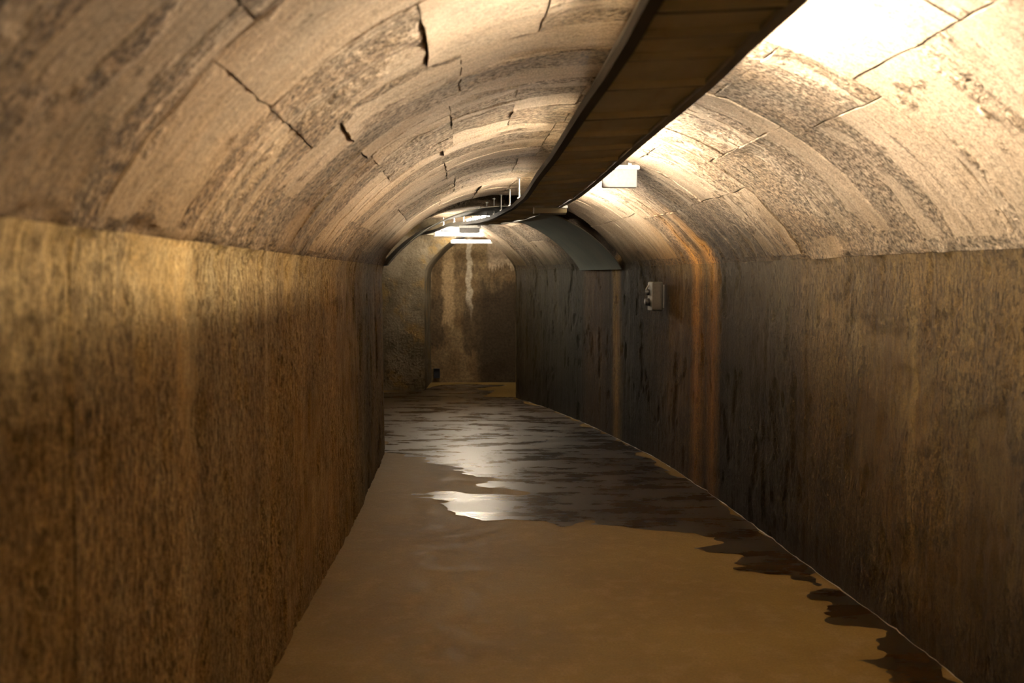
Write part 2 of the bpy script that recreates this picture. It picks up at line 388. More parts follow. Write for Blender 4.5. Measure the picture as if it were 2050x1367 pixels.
# cast panels pressed into the vault by the form boards, each a part of the ceiling
def panel(s0, s1, v0, v1, seed, mat=M_panel, parent=ce, proud=.004, ds=.055, dv=.06, name='panel', t0=False, t1=False, fin=False):
    n = max(3, int((s1-s0)/ds)); m = max(4, int((v1-v0)/dv))
    S, V = np.meshgrid(np.linspace(s0, s1, n+1), np.linspace(v0, v1, m+1), indexing='ij')
    e = .011
    jS = e*fbm(S*0+seed, V*14, seed % 37, 3); jV = e*fbm(S*14, V*0+seed, (seed+5) % 41, 3)
    S[0] += jS[0]; S[-1] += jS[-1]; V[:, 0] += jV[:, 0]; V[:, -1] += jV[:, -1]
    r_ = random.Random(seed)
    h = proud+r_.uniform(-.001, .0015)+(V-v0)/(v1-v0)*r_.uniform(-.003, .004)
    lip = np.maximum(0, .015*vnoise(S[:, 0]*16, seed*1.3, 3)-.003)*(1 if fin else .1)
    h[:, 0] += lip
    tp = np.ones_like(h)
    if t0: tp = np.minimum(tp, np.clip((V-v0)/.14, 0, 1))
    if t1: tp = np.minimum(tp, np.clip((v1-V)/.14, 0, 1))
    h = h*tp-.0035*(1-tp)
    top = surf(S, V, h)
    # skirt sinks the rim below the rough vault
    rim = [(i, 0) for i in range(n+1)]+[(n, j) for j in range(1, m+1)]+[(i, m) for i in range(n-1, -1, -1)]+[(0, j) for j in range(m-1, 0, -1)]
    RS = np.array([S[a] for a in rim]); RV = np.array([V[a] for a in rim])
    bot = surf(RS, RV, -.02)
    N = (n+1)*(m+1)
    verts = np.vstack([top.reshape(-1, 3), np.array([top[a] for a in rim]), bot]); uvs = np.vstack([np.stack([S, V], -1).reshape(-1, 2), np.stack([RS, RV], -1), np.stack([RS, RV], -1)])
    F = []
    for i in range(n):
        for j in range(m): F.append((i*(m+1)+j, (i+1)*(m+1)+j, (i+1)*(m+1)+j+1, i*(m+1)+j+1))
    K = len(rim)
    for q in range(K): F.append((N+q, N+K+q, N+K+(q+1) % K, N+(q+1) % K))
    me = bpy.data.meshes.new(name); me.from_pydata(verts.tolist(), [], F)
    uv = me.uv_layers.new(name='UVMap')
    li = np.empty(len(me.loops), np.int32); me.loops.foreach_get('vertex_index', li)
    uv.data.foreach_set('uv', uvs[li].reshape(-1).astype(np.float32))
    me.polygons.foreach_set('use_smooth', [True]*(n*m)+[False]*K); me.update()
    return link(name, me, mat, parent)
pr = random.Random(21); RT = [pr.random() for _ in RB]; sd = 100; npan = 0
SEAM = []
for i in range(len(BAYS)):
    c_ = [VL+.02+pr.uniform(.0, .3)]
    while c_[-1] < VR-.35: c_.append(c_[-1]+pr.choice([.30, .38, .45, .52, .62]))
    c_[-1] = VR-pr.choice([.03, .06, .12]); SEAM.append((c_, [pr.random() < .6 for _ in c_]))
for i in range(len(RB)-1):
    a, b = RB[i], min(RB[i+1], SMAX-.01); bi = RBAY[i]; c_, lp = SEAM[bi]
    if b < S_OF_Y0+.5 or SH_A-.01 <= a < SH_B: continue
    g0 = .005 if bi != RBAY[i-1] else .0012; g1 = .005 if bi != RBAY[i+1] else .0012
    lit = S_OF_Y0+8.3 < (a+b)/2 and b <= SH_A+.01
    q = 0
    while q < len(c_)-1:
        q2 = q+1
        if pr.random() < .16 and q2 < len(c_)-1: q2 += 1
        dv_ = pr.uniform(-.008, .008)
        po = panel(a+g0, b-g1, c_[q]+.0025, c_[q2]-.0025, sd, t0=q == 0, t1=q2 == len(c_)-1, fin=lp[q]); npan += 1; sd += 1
        po.color = (1, 1, 1, 1) if lit else (min(1, max(0, pr.random()*.62+.38*RT[i % len(RT)]+pr.uniform(-.1, .1))), pr.random(), 0, 1)
        q = q2
print('panels', npan, 'SMAX', SMAX, 's0', S_OF_Y0)
# the few board panels that show on the left wall beside the camera
for (y0, y1, v0, v1) in ((1.98, 3.15, 1.275, 1.50), (1.98, 3.15, 1.507, 1.70), (1.98, 3.15, .45, 1.265)):
    sd += 1; panel(s_atL(y0), s_atL(y1), v0, v1, sd, M_wl, wl, .003, .04, .05)

# floor
def floor_mat():
    t = NT('floor_concrete'); P = t.pos()
    a = t.noise(P, 1.1, 4); b_ = t.noise(P, 7, 5, .65); f_ = t.noise(P, 90, 4, .6); u_ = t.noise(P, 22, 4)
    col = t.mix(t.rng(a, .35, .65), (.275, .185, .048), (.215, .14, .034))
    col = t.mix(t.math('MULTIPLY', t.rng(b_, .45, .68), .30), col, (.43, .31, .18))
    col = t.mix(1, col, t.grey(t.rng(f_, .3, .7, .84, 1.14, False)), 'MULTIPLY')
    h = t.math('ADD', t.math('MULTIPLY', b_, 1.2), t.math('ADD', t.math('MULTIPLY', f_, .25), t.math('MULTIPLY', u_, .5)))
    return t.finish(col, t.rng(b_, .3, .7, .55, .72), h, .004, .5, spec=.3)
M_floor = floor_mat()
X, Y = np.meshgrid(np.linspace(-4, 3.2, 150), np.linspace(-4.2, 17.5, 420), indexing='ij')
Z = .0012*fbm(X*1.3, Y*1.3, 2, 3)-.0016
fl = link('floor', grid_mesh('floor', np.stack([X, Y, Z], -1), np.stack([X, Y], -1)), M_floor); fl['kind'] = 'structure'

# end walls with an arched hole
def arch_wall(name, P0, e, hw, crown, left, right, top, mat, n=40):
    """vertical wall through P0 (mid of the opening) along unit e, hole with the tunnel profile"""
    m = 90; q = np.linspace(0, VMAX, m)
    a = np.interp(q, vv, pa)/HW0*hw; z = np.interp(q, vv, pz); z = np.where(z > SPRING, SPRING+(z-SPRING)/RISE0*(crown-SPRING), z)
    # outer rectangle reached by rays from the opening
    oa = np.clip(a*9, -left, right); oz = np.where(np.abs(oa) < np.where(oa < 0, left, right)-1e-6, top, np.where(z < SPRING, z, SPRING+(z-SPRING)*8))
    oz = np.clip(oz, 0, top)
    T = np.linspace(0, 1, n)[None, :]
    A = a[:, None]*(1-T)+oa[:, None]*T; Zz = z[:, None]*(1-T)+oz[:, None]*T
    D = .035*fbm(A*3, Zz*3, 31, 5)*np.minimum(1, T*6)
    nrm = np.array([e[1], -e[0]])
    Pq = np.stack([P0[0]+e[0]*A+nrm[0]*D, P0[1]+e[1]*A+nrm[1]*D, Zz], -1)
    o = link(name, grid_mesh(name, Pq, np.stack([A, Zz], -1)), mat); o['kind'] = 'structure'; return o
def rough_mat():
    t = NT('rough_far_concrete'); P = t.pos()
    x, y, z = t.sep(P)
    a = t.noise(P, 2.2, 4); f_ = t.noise(P, 34, 6, .7); b_ = t.noise(P, 14, 5, .7)
    col = t.mix(t.rng(a, .35, .62), (.175, .142, .095), (.095, .075, .045))
    col = t.mix(t.rng(t.noise(P, 3.1, 4, .6), .5, .66), col, (.18, .12, .045))
    low = t.rng(z, .1, .9, 1, 0)
    sp = t.rng(b_, .53, .60)
    col = t.mix(t.math('MULTIPLY', sp, t.math('ADD', .4, t.math('MULTIPLY', low, .5))), col, (.06, .045, .025))
    h = t.math('ADD', f_, t.math('MULTIPLY', b_, 1.5))
    return t.finish(col, .85, h, .02, .9, spec=.2)
def back_mat():
    t = NT('stained_back_wall'); P = t.pos(); x, y, z = t.sep(P)
    wob = t.math('MULTIPLY', t.math('SUBTRACT', t.noise(P, 5, 4, .6), .5), .16)
    X_ = t.math('ADD', x, wob); Z_ = t.math('ADD', z, t.math('MULTIPLY', t.math('SUBTRACT', t.noise(t.scale(P, (9, 1, 2)), 1, 4, .7), .5), .7))
    a = t.noise(P, 3, 4)
    col = t.mix(t.rng(a, .35, .65), (.20, .14, .07), (.125, .078, .033))
    band = lambda c, h_: t.math('MULTIPLY', t.rng(X_, c-h_*1.3, c-h_*.6), t.rng(X_, c+h_*.6, c+h_*1.3, 1, 0))
    # dark damp field right, from knee to spring
    dk = t.math('MULTIPLY', t.rng(X_, -.62, -.42), t.rng(Z_, 1.35, 1.75, 1, 0))
    dk2 = t.math('MULTIPLY', band(-1.15, .14), t.math('MULTIPLY', t.rng(Z_, 1.25, 1.5, 1, 0), t.rng(Z_, .45, .6)))
    dk3 = t.math('MULTIPLY', band(-.62, .14), t.math('MULTIPLY', t.rng(Z_, 1.2, 1.4, 1, 0), t.rng(Z_, .4, .55)))
    col = t.mix(t.math('MULTIPLY', dk, .85), col, (.025, .017, .010))
    col = t.mix(t.math('MULTIPLY', t.math('MAXIMUM', dk2, dk3), .7), col, (.045, .03, .016))
    hl = t.math('MULTIPLY', t.rng(Z_, 1.62, 1.7), t.rng(Z_, 1.74, 1.84, 1, 0))
    col = t.mix(t.math('MULTIPLY', hl, .5), col, (.06, .04, .02))
    tan_ = t.math('MULTIPLY', band(-.98, .09), t.rng(Z_, .75, .95))
    col = t.mix(t.math('MULTIPLY', tan_, .75), col, (.36, .25, .13))
    whi = t.math('MULTIPLY', band(-.66, .05), t.rng(Z_, 1.0, 1.3))
    col = t.mix(t.math('MULTIPLY', whi, .8), col, (.45, .38, .28))
    edge = t.math('MULTIPLY', t.rng(X_, -1.2, -1.3), t.rng(Z_, 1.1, 1.4)); col = t.mix(t.math('MULTIPLY', edge, .5), col, (.55, .44, .28))
    pk = t.math('MULTIPLY', t.rng(X_, -.42, -.34), t.rng(Z_, 1.72, 1.86)); col = t.mix(t.math('MULTIPLY', pk, .7), col, (.38, .29, .2))
    f_ = t.noise(P, 30, 6, .7)
    col = t.mix(1, col, t.grey(t.rng(f_, .38, .62, .65, 1.2, False)), 'MULTIPLY')
    return t.finish(col, .8, f_, .02, .8, spec=.25)
M_rough = rough_mat(); M_back = back_mat()
Lend = LP[-1]; Rend = RP[-1]; e_ = (Rend-Lend); hw = np.hypot(*e_)/2; e_ = e_/(2*hw); mE = (Lend+Rend)/2
arch_wall('wall_tunnel_mouth', mE, e_, hw-.005, float(CROWN(SMAX))-.0, 2.0, 3.4, 2.9, M_rough)
CX, EY, BY = .0, 14.184, 15.341
arch_wall('wall_end', (CX, EY), (1, 0), 1.245, 2.40, 3.4, 3.1, 2.9, M_rough)
# reveal between end wall and back wall
q = np.linspace(0, VMAX, 120); a_ = np.interp(q, vv, pa)/HW0*1.245; z_ = np.interp(q, vv, pz); z_ = np.where(z_ > SPRING, SPRING+(z_-SPRING)/RISE0*(2.40-SPRING), z_)
T_ = np.linspace(EY, BY+.02, 24)[None, :]
A_ = np.repeat(a_[:, None], 24, 1)+CX; Z2 = np.repeat(z_[:, None], 24, 1)
o = link('ceiling_niche', grid_mesh('ceiling_niche', np.stack([A_*(1+.012*fbm(T_*5, Z2*5, 8, 3)), np.repeat(T_, 120, 0), Z2], -1), np.stack([T_+0*A_, q[:, None]+0*A_], -1)), M_rough); o['kind'] = 'structure'
X, Zq = np.meshgrid(np.linspace(-2, 2, 160), np.linspace(-.01, 2.7, 110), indexing='ij')
o = link('wall_back', grid_mesh('wall_back', np.stack([X, BY+.03*fbm(X*3, Zq*3, 44, 5), Zq], -1), np.stack([X, Zq], -1)), M_back); o['kind'] = 'structure'
for nm, c_, d_ in (('ceiling_chamber', (-.2, 12.9, 2.92), (7.2, 5.0, .06)), ('wall_chamber_left', (-3.75, 12.6, 1.45), (.1, 5.6, 2.9)), ('wall_chamber_right', (3.05, 13.0, 1.45), (.1, 6.4, 2.9)),
                   ('wall_behind', (.7, -4.0, 1.3), (3.6, .08, 2.6))):
    o = MB().box(c_, d_).build(nm, M_rough); o['kind'] = 'structure'

# pale mineral line where the right wall meets the wet floor
pl = []
for s_ in np.arange(S_OF_Y0+2.9, SMAX-.3, .045):
    p = surf(s_, VMAX-.004, .004)
    pl.append((float(p[0]), float(p[1]), .002+.004*float(vnoise(s_*9, 3))))
tb = MB(); tb.tube(pl, [max(.0012, .0065*(float(vnoise(q[1]*11, 1))-.25)) for q in pl], 6)
M_lime = mat_simple('pale_lime_crust', (.55, .50, .42), .35, 0, .8, 120, .25)
o = tb.build('trim_1', M_lime, smooth_=True); o['kind'] = 'structure'

# ------------------------------------------------------------------ puddle
f0 = 2000
def px(x, y, z=0.):                       # photograph point on the plane z -> world
    dx, dz = (x-1025)/f0, (683.5-y)/f0
    yy = math.cos(PITCH)+dz*math.sin(PITCH); zz = -math.sin(PITCH)+dz*math.cos(PITCH)
    t = (z-EYE)/zz; return dx*t, yy*t
def wet_mat():
    t = NT('shallow_water'); P = t.pos()
    n_ = t.noise(t.scale(P, (9, 9, 9)), 1, 5, .6); m_ = t.noise(P, 48, 4, .6); pa_ = t.noise(t.scale(P, (1.6, 4.5, 1)), 1, 6, .7)
    h = t.math('ADD', t.math('MULTIPLY', n_, .5), t.math('MULTIPLY', m_, .35))
    bp = t.n('ShaderNodeBump', {'Height': h, 'Distance': .003, 'Strength': .3}).outputs[0]
    fr = t.n('ShaderNodeFresnel', {'IOR': 1.40}).outputs[0]
    gl = t.n('ShaderNodeBsdfGlossy', {'Color': (.96, .94, .9, 1), 'Roughness': t.rng(pa_, .38, .62, .22, .40), 'Normal': bp}).outputs[0]
    tr_ = t.n('ShaderNodeBsdfTransparent', {'Color': (.44, .385, .30, 1)}).outputs[0]
    mx = t.n('ShaderNodeMixShader', {0: fr, 1: tr_, 2: gl}).outputs[0]
    t.t.links.new(mx, t.out.inputs[0]); return t.m
shore = [(768,905),(840,911),(872,926),(905,938),(925,950),(962,962),(975,972),(1000,976),(1012,984),(960,983),(900,985),(815,1000),(850,1008),(880,1015),(930,1024),(960,1040),(1010,1038),(1060,1045),(1150,1049),(1230,1052),(1290,1062),(1380,1075),(1440,1084),(1405,1100),
         (1455,1116),(1500,1125),(1515,1142),(1580,1166),(1640,1200),(1705,1232),(1760,1262),(1780,1290),(1700,1318),(1760,1335),(1800,1350),(1800,1420),(1850,1600)]
sh = [px(*q_) for q_ in shore]; dense = []
for (x0, y0), (x1, y1) in zip(sh, sh[1:]):
    n = max(1, int(math.hypot(x1-x0, y1-y0)/.02))
    for i in range(n):
        f = i/n; xx, yy = x0+(x1-x0)*f, y0+(y1-y0)*f; j = .22*float(fbm(xx*3, yy*9, 3, 6)); dense.append((xx+j, yy+.12*float(fbm(xx*5+9, yy*5, 5, 5))))
rim_ = dense
for y_ in (1.2, 2.0, 3.0, 4.1): pass
rw = [tuple(float(q_) for q_ in surf(s_, VMAX-.003, .0)[:2]) for s_ in np.linspace(s_at(2.6), SMAX-.02, 60)]
farside = [(.02, 13.45), (-.35, 13.5), (-.25, 14.0), (-.55, 14.4), (-.2, 14.9), (-.7, 15.1), (-1.2, 15.0), (-1.15, 14.5), (-1.5, 14.1), (-1.9, 13.95), (-2.1, 12.8), (-1.75, 11.55)]
lw = [tuple(float(q_) for q_ in surf(s_, .003, .0)[:2]) for s_ in np.linspace(s_atL(11.1), s_atL(9.3), 12)]
poly = np.array(rim_+rw+farside+lw)
def sdist(X_, Y_, P_):
    d = np.full(X_.shape, 1e9); ins = np.zeros(X_.shape, bool)
    for (x0, y0), (x1, y1) in zip(P_, np.roll(P_, -1, 0)):
        ex, ey = x1-x0, y1-y0; L2 = ex*ex+ey*ey+1e-12
        t = np.clip(((X_-x0)*ex+(Y_-y0)*ey)/L2, 0, 1); d = np.minimum(d, np.hypot(X_-x0-t*ex, Y_-y0-t*ey))
        c = (y0 > Y_) != (y1 > Y_); ins ^= c & (X_ < ex*(Y_-y0)/(ey if abs(ey) > 1e-9 else 1e-9)+x0)
    return np.where(ins, d, -d)
gx = np.arange(-2.4, 2.1, .02); gy = np.arange(2.4, 15.3, .025)
GX, GY = np.meshgrid(gx, gy, indexing='ij')
F_ = sdist(GX, GY, poly)+.20*fbm(GX*1.0, GY*4.5, 3, 7)*sst(-sdist(GX, GY, np.array(rw+farside+lw+[(-1.1, 8), (.3, 2.6)])), -9, -8.9)
F_ = np.where((GY > 9) & (GX < .4) | (GY < 9), F_, F_)
inner = sdist(GX, GY, np.array([tuple(float(q_) for q_ in surf(s_, .003, .0)[:2]) for s_ in np.linspace(s_atL(2.2), s_atL(12.3), 60)]+[(-2.4, 13), (-2.4, 15.3), (.9, 15.3), (.06, 13.35)]+rw[::-1]))
F_ = np.minimum(F_, inner+.002)
vid = {}; PV = []; PF = []
def corner(i, j):
    if (i, j) not in vid: vid[(i, j)] = len(PV); PV.append((gx[i], gy[j], .0008))
    return vid[(i, j)]
def cross(a, b):
    kk = (a, b) if a < b else (b, a)
    if kk not in vid:
        fa, fb = F_[kk[0]], F_[kk[1]]; t = fa/(fa-fb); vid[kk] = len(PV)
        PV.append((gx[kk[0][0]]*(1-t)+gx[kk[1][0]]*t, gy[kk[0][1]]*(1-t)+gy[kk[1][1]]*t, .0008))
    return vid[kk]
for i, j in np.argwhere(np.maximum.reduce([F_[:-1, :-1], F_[1:, :-1], F_[1:, 1:], F_[:-1, 1:]]) > 0):
    cs_ = [(i, j), (i+1, j), (i+1, j+1), (i, j+1)]; cs_ = [(int(a), int(b)) for a, b in cs_]; face = []
    for a, b in zip(cs_, cs_[1:]+cs_[:1]):
        if F_[a] > 0: face.append(corner(*a))
        if (F_[a] > 0) != (F_[b] > 0): face.append(cross(a, b))
    if len(face) > 2: PF.append(tuple(face))
me = bpy.data.meshes.new('puddle'); me.from_pydata(PV, [], PF); me.update()
pud = link('puddle', me, wet_mat()); pud['label'] = 'shallow water lying across the tunnel floor along the right wall'; pud['category'] = 'puddle'

# ------------------------------------------------------------------ cable tray
TZ = EYE+.6
TLp = [(.30,-3),(.30,0),(.295,1.4),(.287,2.21),(.284,2.6),(.269,3.051),(.245,3.6),(.195,5.0),(.141,6.063),(.085,7.57),(.0,8.645),(-.17,9.7),(-.35,10.7),(-.60,11.7),(-1.0,12.95),(-1.36,13.95)]
TRp = [(.64,-3),(.64,0),(.634,1.4),(.628,2.21),(.620,2.65),(.622,2.86),(.622,3.1),(.596,3.951),(.578,4.586),(.538,6.2),(.50,7.477),(.41,8.70),(.20,9.80),(.0,10.85),(-.24,11.85),(-.65,13.1),(-1.02,14.05)]
TL = np.array(TLp); TR = np.array(TRp)
def edge_pt(A, y):
    return float(np.interp(y, A[:, 1], A[:, 0])), y
def zt(y): return TZ+.012*math.sin(y*1.7+.5)*min(1, max(0, (y-6)/4))+.03*math.exp(-((y-12.2)/.5)**2)
tray = empty('cable_tray', (.46, 2.2, TZ), 'long dark metal cable tray with closed underside hung beneath the vault crown', 'cable tray')
tloc = (.46, 2.2, TZ)
def rail_path(A): 
    ys = np.arange(-3, A[-1, 1], .12)
    return [(*edge_pt(A, y), zt(y)) for y in ys]
RP_prof = [(0, -.016), (0, .020), (.004, .020), (.004, -.011), (.032, -.011), (.036, -.003), (.036, -.008), (.034, -.016)]
for A, sg in ((TL, 1), (TR, -1)):
    local(MB().sweep(rail_path(A), [(a_r, .048 if z_r == .020 and sg < 0 else z_r) for a_r, z_r in RP_prof], sg), tloc).build('side_rail', M_rail if sg < 0 else M_galv2, tray)
leak_stop = []  # added unseen strip that stops lamp light leaking between the cover plates
for y in np.arange(-3, 13.9, .15):
    leak_stop.append(((*edge_pt(TL, y), zt(y)), (*edge_pt(TR, y), zt(y))))
V = [(xl+.003, y, z+.018+dz) for (xl, y, z), _ in leak_stop for dz in (0, .002)]+[(xr-.003, y, z+.018+dz) for _, (xr, y, z) in leak_stop for dz in (0, .002)]
nb = len(leak_stop); F = []
for i in range(nb-1):
    a0, b0 = 2*i, 2*nb+2*i
    F += [(a0, a0+2, b0+2, b0), (a0+1, b0+1, b0+3, a0+3), (a0, a0+1, a0+3, a0+2), (b0, b0+2, b0+3, b0+1)]
bb = MB(); bb.add(V, F); local(bb, tloc).build('leak_stop', M_rail, tray)
seL = [-2.2,-1.6,-1.0,-.4,.2,.75,1.2,1.55,1.9,2.274,2.508,2.765,3.201,3.804,4.266,4.745,5.3,5.888,6.448,7.1,7.75,8.35,8.95,9.5,10.05,10.6,11.15,11.7,12.3,12.9,13.5]
seR = [-2.2,-1.6,-1.0,-.4,.2,.75,1.2,1.5,1.84,2.221,2.439,2.698,3.112,3.69,4.165,4.603,5.101,5.643,6.124,6.85,7.6,8.25,8.9,9.5,10.1,10.7,11.3,11.9,12.5,13.1,13.7]
def plate(yL0, yL1, yR0, yR1, i):
    r_ = random.Random(i); g = .0075; ins = .030
    def c_(yL, yR, f, z): 
        xl, xr = edge_pt(TL, yL)[0]+ins, edge_pt(TR, yR)[0]-ins
        return (xl+(xr-xl)*f, yL+(yR-yL)*f, zt((yL+yR)/2)+z)
    til = r_.uniform(.000, .004); b = MB(); rows = []
    # cross-section along the tray: folded lip, gentle pan, folded lip
    L_ = [(0, .016), (.02, .004+til), (.05, -.001+til), (.5, -.003), (.88, .002), (.925, -.014), (.965, -.015), (1, .014)]
    V = []; F = []
    nf = 5
    for t_, z in L_:
        t2 = t_*(1-2*g/.5)+g/.5
        for k_ in range(nf):
            f = k_/(nf-1); zz = z-.002*math.sin(math.pi*f)
            V.append(c_(yL0+(yL1-yL0)*t2, yR0+(yR1-yR0)*t2, f, zz))
    n0 = len(V)
    for t_, z in L_:
        t2 = t_*(1-2*g/.5)+g/.5
        for k_ in range(nf): V.append(c_(yL0+(yL1-yL0)*t2, yR0+(yR1-yR0)*t2, k_/(nf-1), z+.003))
    R_ = len(L_)
    for i_ in range(R_-1):
        for k_ in range(nf-1):
            a = i_*nf+k_; F.append((a, a+1, a+nf+1, a+nf)); F.append((n0+a, n0+a+nf, n0+a+nf+1, n0+a+1))
        F.append((i_*nf, i_*nf+nf, n0+i_*nf+nf, n0+i_*nf)); q_ = nf-1; F.append((i_*nf+q_, n0+i_*nf+q_, n0+i_*nf+nf+q_, i_*nf+nf+q_))
    for k_ in range(nf-1):
        F.append((k_, n0+k_, n0+k_+1, k_+1)); z0 = (R_-1)*nf; F.append((z0+k_, z0+k_+1, n0+z0+k_+1, n0+z0+k_))
    b.add(V, F); return b
for i in range(len(seL)-1):
    local(plate(seL[i], seL[i+1], seR[i], seR[i+1], i), tloc).build('cover_plate', M_tray, tray)
M_joint = mat_simple('dark_joint_metal', (.035, .032, .025), .6)
for i in range(1, len(seL)-1):
    l_ = edge_pt(TL, seL[i]); r2 = edge_pt(TR, seR[i]); a_ = Vector((l_[0]+.03, l_[1], zt(l_[1])-.004)); b_ = Vector((r2[0]-.03, r2[1], zt(r2[1])-.004))
    dv = (b_-a_).normalized(); nv_ = Vector((-dv.y, dv.x, 0))
    def strip(off, w_, h_, nm, mt):
        c0 = a_+nv_*off; c1 = b_+nv_*off; q = []
        for c__ in (c0, c1):
            for sx, sz in ((-1, -1), (1, -1), (1, 1), (-1, 1)): q.append(c__+nv_*sx*w_/2+Vector((0, 0, sz*h_/2)))
        m_ = MB(); m_.add(q, [(0, 1, 2, 3), (7, 6, 5, 4), (0, 4, 5, 1), (1, 5, 6, 2), (2, 6, 7, 3), (3, 7, 4, 0)]); local(m_, tloc).build(nm, mt, tray)
    sc_ = .8+.12*max(0, l_[1]-3)
    strip(0, .012*sc_, .018, 'joint_strip', M_joint); strip(.009*sc_, .004*sc_, .022, 'joint_trim', M_galv)
# unseen cables added on the tray for their shadow, hung rods up to the vault
def along(fr, y0, y1, z, dy=.2, wob=0.):
    out = []
    for y in np.arange(y0, y1, dy):
        xl, xr = edge_pt(TL, y)[0], edge_pt(TR, y)[0]
        out.append((xl+(xr-xl)*fr+wob*float(fbm(y*1.1, fr*9, 5, 2)), y, zt(y)+z))
    return out
for fr, r_, zz in ((.16, .010, .012), (.27, .012, .014), (.40, .010, .012)):
    local(MB().tube(along(fr, -3, 13.6, zz, wob=.02), r_, 8), tloc).build('cable', M_cable, tray, True)
CG = lambda y: float(CROWN(S_OF_Y0+y))-EYE-.6
pts = along(.42, -3, 8.8, 0, wob=.02)
local(MB().tube([(x, y, z+CG(y)*.86) for x, y, z in pts], .020, 10), tloc).build('shadow_conduit', M_galv, tray, True)  # added unseen pipe, placed to shade the vault near the crown
def vault_z(x, y):
    # height of the vault above a plan point, by search over s and v
    S_, V_ = np.meshgrid(np.linspace(max(0, S_OF_Y0+y-2), min(SMAX, S_OF_Y0+y+3), 160), np.linspace(VL, VR, 100), indexing='ij')
    P_ = surf(S_, V_, 0, True); d_ = (P_[..., 0]-x)**2+(P_[..., 1]-y)**2; i_ = np.unravel_index(np.argmin(d_), d_.shape)
    return float(P_[i_][2])
hy = [8.0, 8.8, 9.3, 9.75, 10.2, 10.65, 11.1, 11.55, 12.0, 12.5]
for i, y in enumerate(hy):
    for A, sg in ((TL, 1), (TR, -1)):
        x, _ = edge_pt(A, y); x += sg*.006
        zt_ = vault_z(x, y)+.01; b = MB(); b.tube([(x, y, zt(y)+.0), (x, y, zt_)], .006, 8)
        b.box((x, y, zt(y)+.022), (.026, .03, .012)); b.box((x, y, zt_-.012), (.03, .05, .006))
        local(b, tloc).build('hanger_rod', M_galv, tray)

# ------------------------------------------------------------------ curved sheet lining under the vault
def sheet_mat():
    t = NT('dark_sheet_metal'); UVn = t.uv()
    a = t.noise(t.scale(UVn, (30, 1.2, 1)), 1, 4, .6); b_ = t.noise(t.pos(), 3, 4)
    col = t.mix(t.rng(b_, .35, .65), (.105, .125, .115), (.135, .15, .13)); col = t.mix(t.math('MULTIPLY', t.rng(a, .52, .75), .5), col, (.22, .20, .16))
    return t.finish(col, .5, a, .002, .5, metal=.25)
sA, sB = s_at(9.72), s_at(11.05)
def sheet(name, mat):
    nv, ns = 90, 14
    v = np.linspace(VL+.03, VR+.02, nv); s_ = np.linspace(sA, sB, ns)
    S_, V_ = np.meshgrid(s_, v, indexing='ij')
    f = (V_-v[0])/(v[-1]-v[0])
    gap = .028+.075*np.sin(np.pi*f)**.7
    Pi = surf(S_, V_, gap+.004, True); Po = surf(S_, V_, gap, True)
    me1 = []
    V3 = np.vstack([Pi.reshape(-1, 3), Po.reshape(-1, 3)]); N = ns*nv; F = []; uvl = np.stack([S_, V_], -1).reshape(-1, 2); uvl = np.vstack([uvl, uvl])
    for i in range(ns-1):
        for j in range(nv-1):
            a = i*nv+j; F.append((a, a+nv, a+nv+1, a+1)); F.append((N+a, N+a+1, N+a+nv+1, N+a+nv))
    for i in range(ns-1):
        a = i*nv; F.append((a, N+a, N+a+nv, a+nv)); a += nv-1; F.append((a, a+nv, N+a+nv, N+a))
    for j in range(nv-1):
        F.append((j, j+1, N+j+1, N+j)); a = (ns-1)*nv+j; F.append((a, N+a, N+a+1, a+1))
    me = bpy.data.meshes.new(name); me.from_pydata(V3.tolist(), [], F); uv = me.uv_layers.new(name='UVMap')
    li = np.empty(len(me.loops), np.int32); me.loops.foreach_get('vertex_index', li); uv.data.foreach_set('uv', uvl[li].reshape(-1)); me.update()
    return link(name, me, mat)
sh_o = sheet('drip_shield', sheet_mat()); sh_o['label'] = 'dark curved metal sheet arching under the vault where the tunnel bends'; sh_o['category'] = 'shield'
rimb = MB()
for s_, nm in ((sA, 0), (sB, 1)):
    v = np.linspace(VL+.03, VR+.02, 60); f = (v-v[0])/(v[-1]-v[0]); p_ = surf(np.full(60, s_), v, .028+.075*np.sin(np.pi*f)**.7, True)
    MB().tube([tuple(q_) for q_ in p_], .006, 6).build('rim', M_rail, sh_o, True)

# ------------------------------------------------------------------ lamps
def batten(pa_, pb_, label, group, tube_mat, z=None, nm='batten_light'):
    a = Vector(pa_); b = Vector(pb_); c = (a+b)/2; d = (b-a); L_ = d.length; d.normalize(); rz = math.atan2(d.y, d.x)
    e = empty(nm, c, label, 'lamp', group)
    ob = MB().box((0, 0, -.012), (L_, .045, .018), rz, bev=.004).build('housing', M_white, e)
    MB().tube([d*(-L_/2+.03)+Vector((0, 0, .012)), d*(L_/2-.03)+Vector((0, 0, .012))], .017, 12).build('tube', tube_mat, e, True)
    for sg in (-1, 1): MB().box(tuple(d*sg*(L_/2-.015)+Vector((0, 0, .008))), (.03, .03, .032), rz, bev=.004).build('lamp_holder', M_white, e)
    return e
def on_tray(fr, y, z): 
    xl, xr = edge_pt(TL, y)[0], edge_pt(TR, y)[0]; return (xl+(xr-xl)*fr, y, zt(y)+z)
lamps = [(2.5, 3.7, 'bright fluorescent batten on top of the tray nearest the camera'), (4.9, 6.1, 'bright fluorescent batten on the tray just before the white lamp shade'),
         (7.4, 8.4, 'bright fluorescent batten on the tray above the start of the bend'), (11.4, 12.5, 'bright fluorescent batten on the tray beyond the dark curved sheet'), (-.9, .3, 'fluorescent batten on the tray above and behind the camera')]
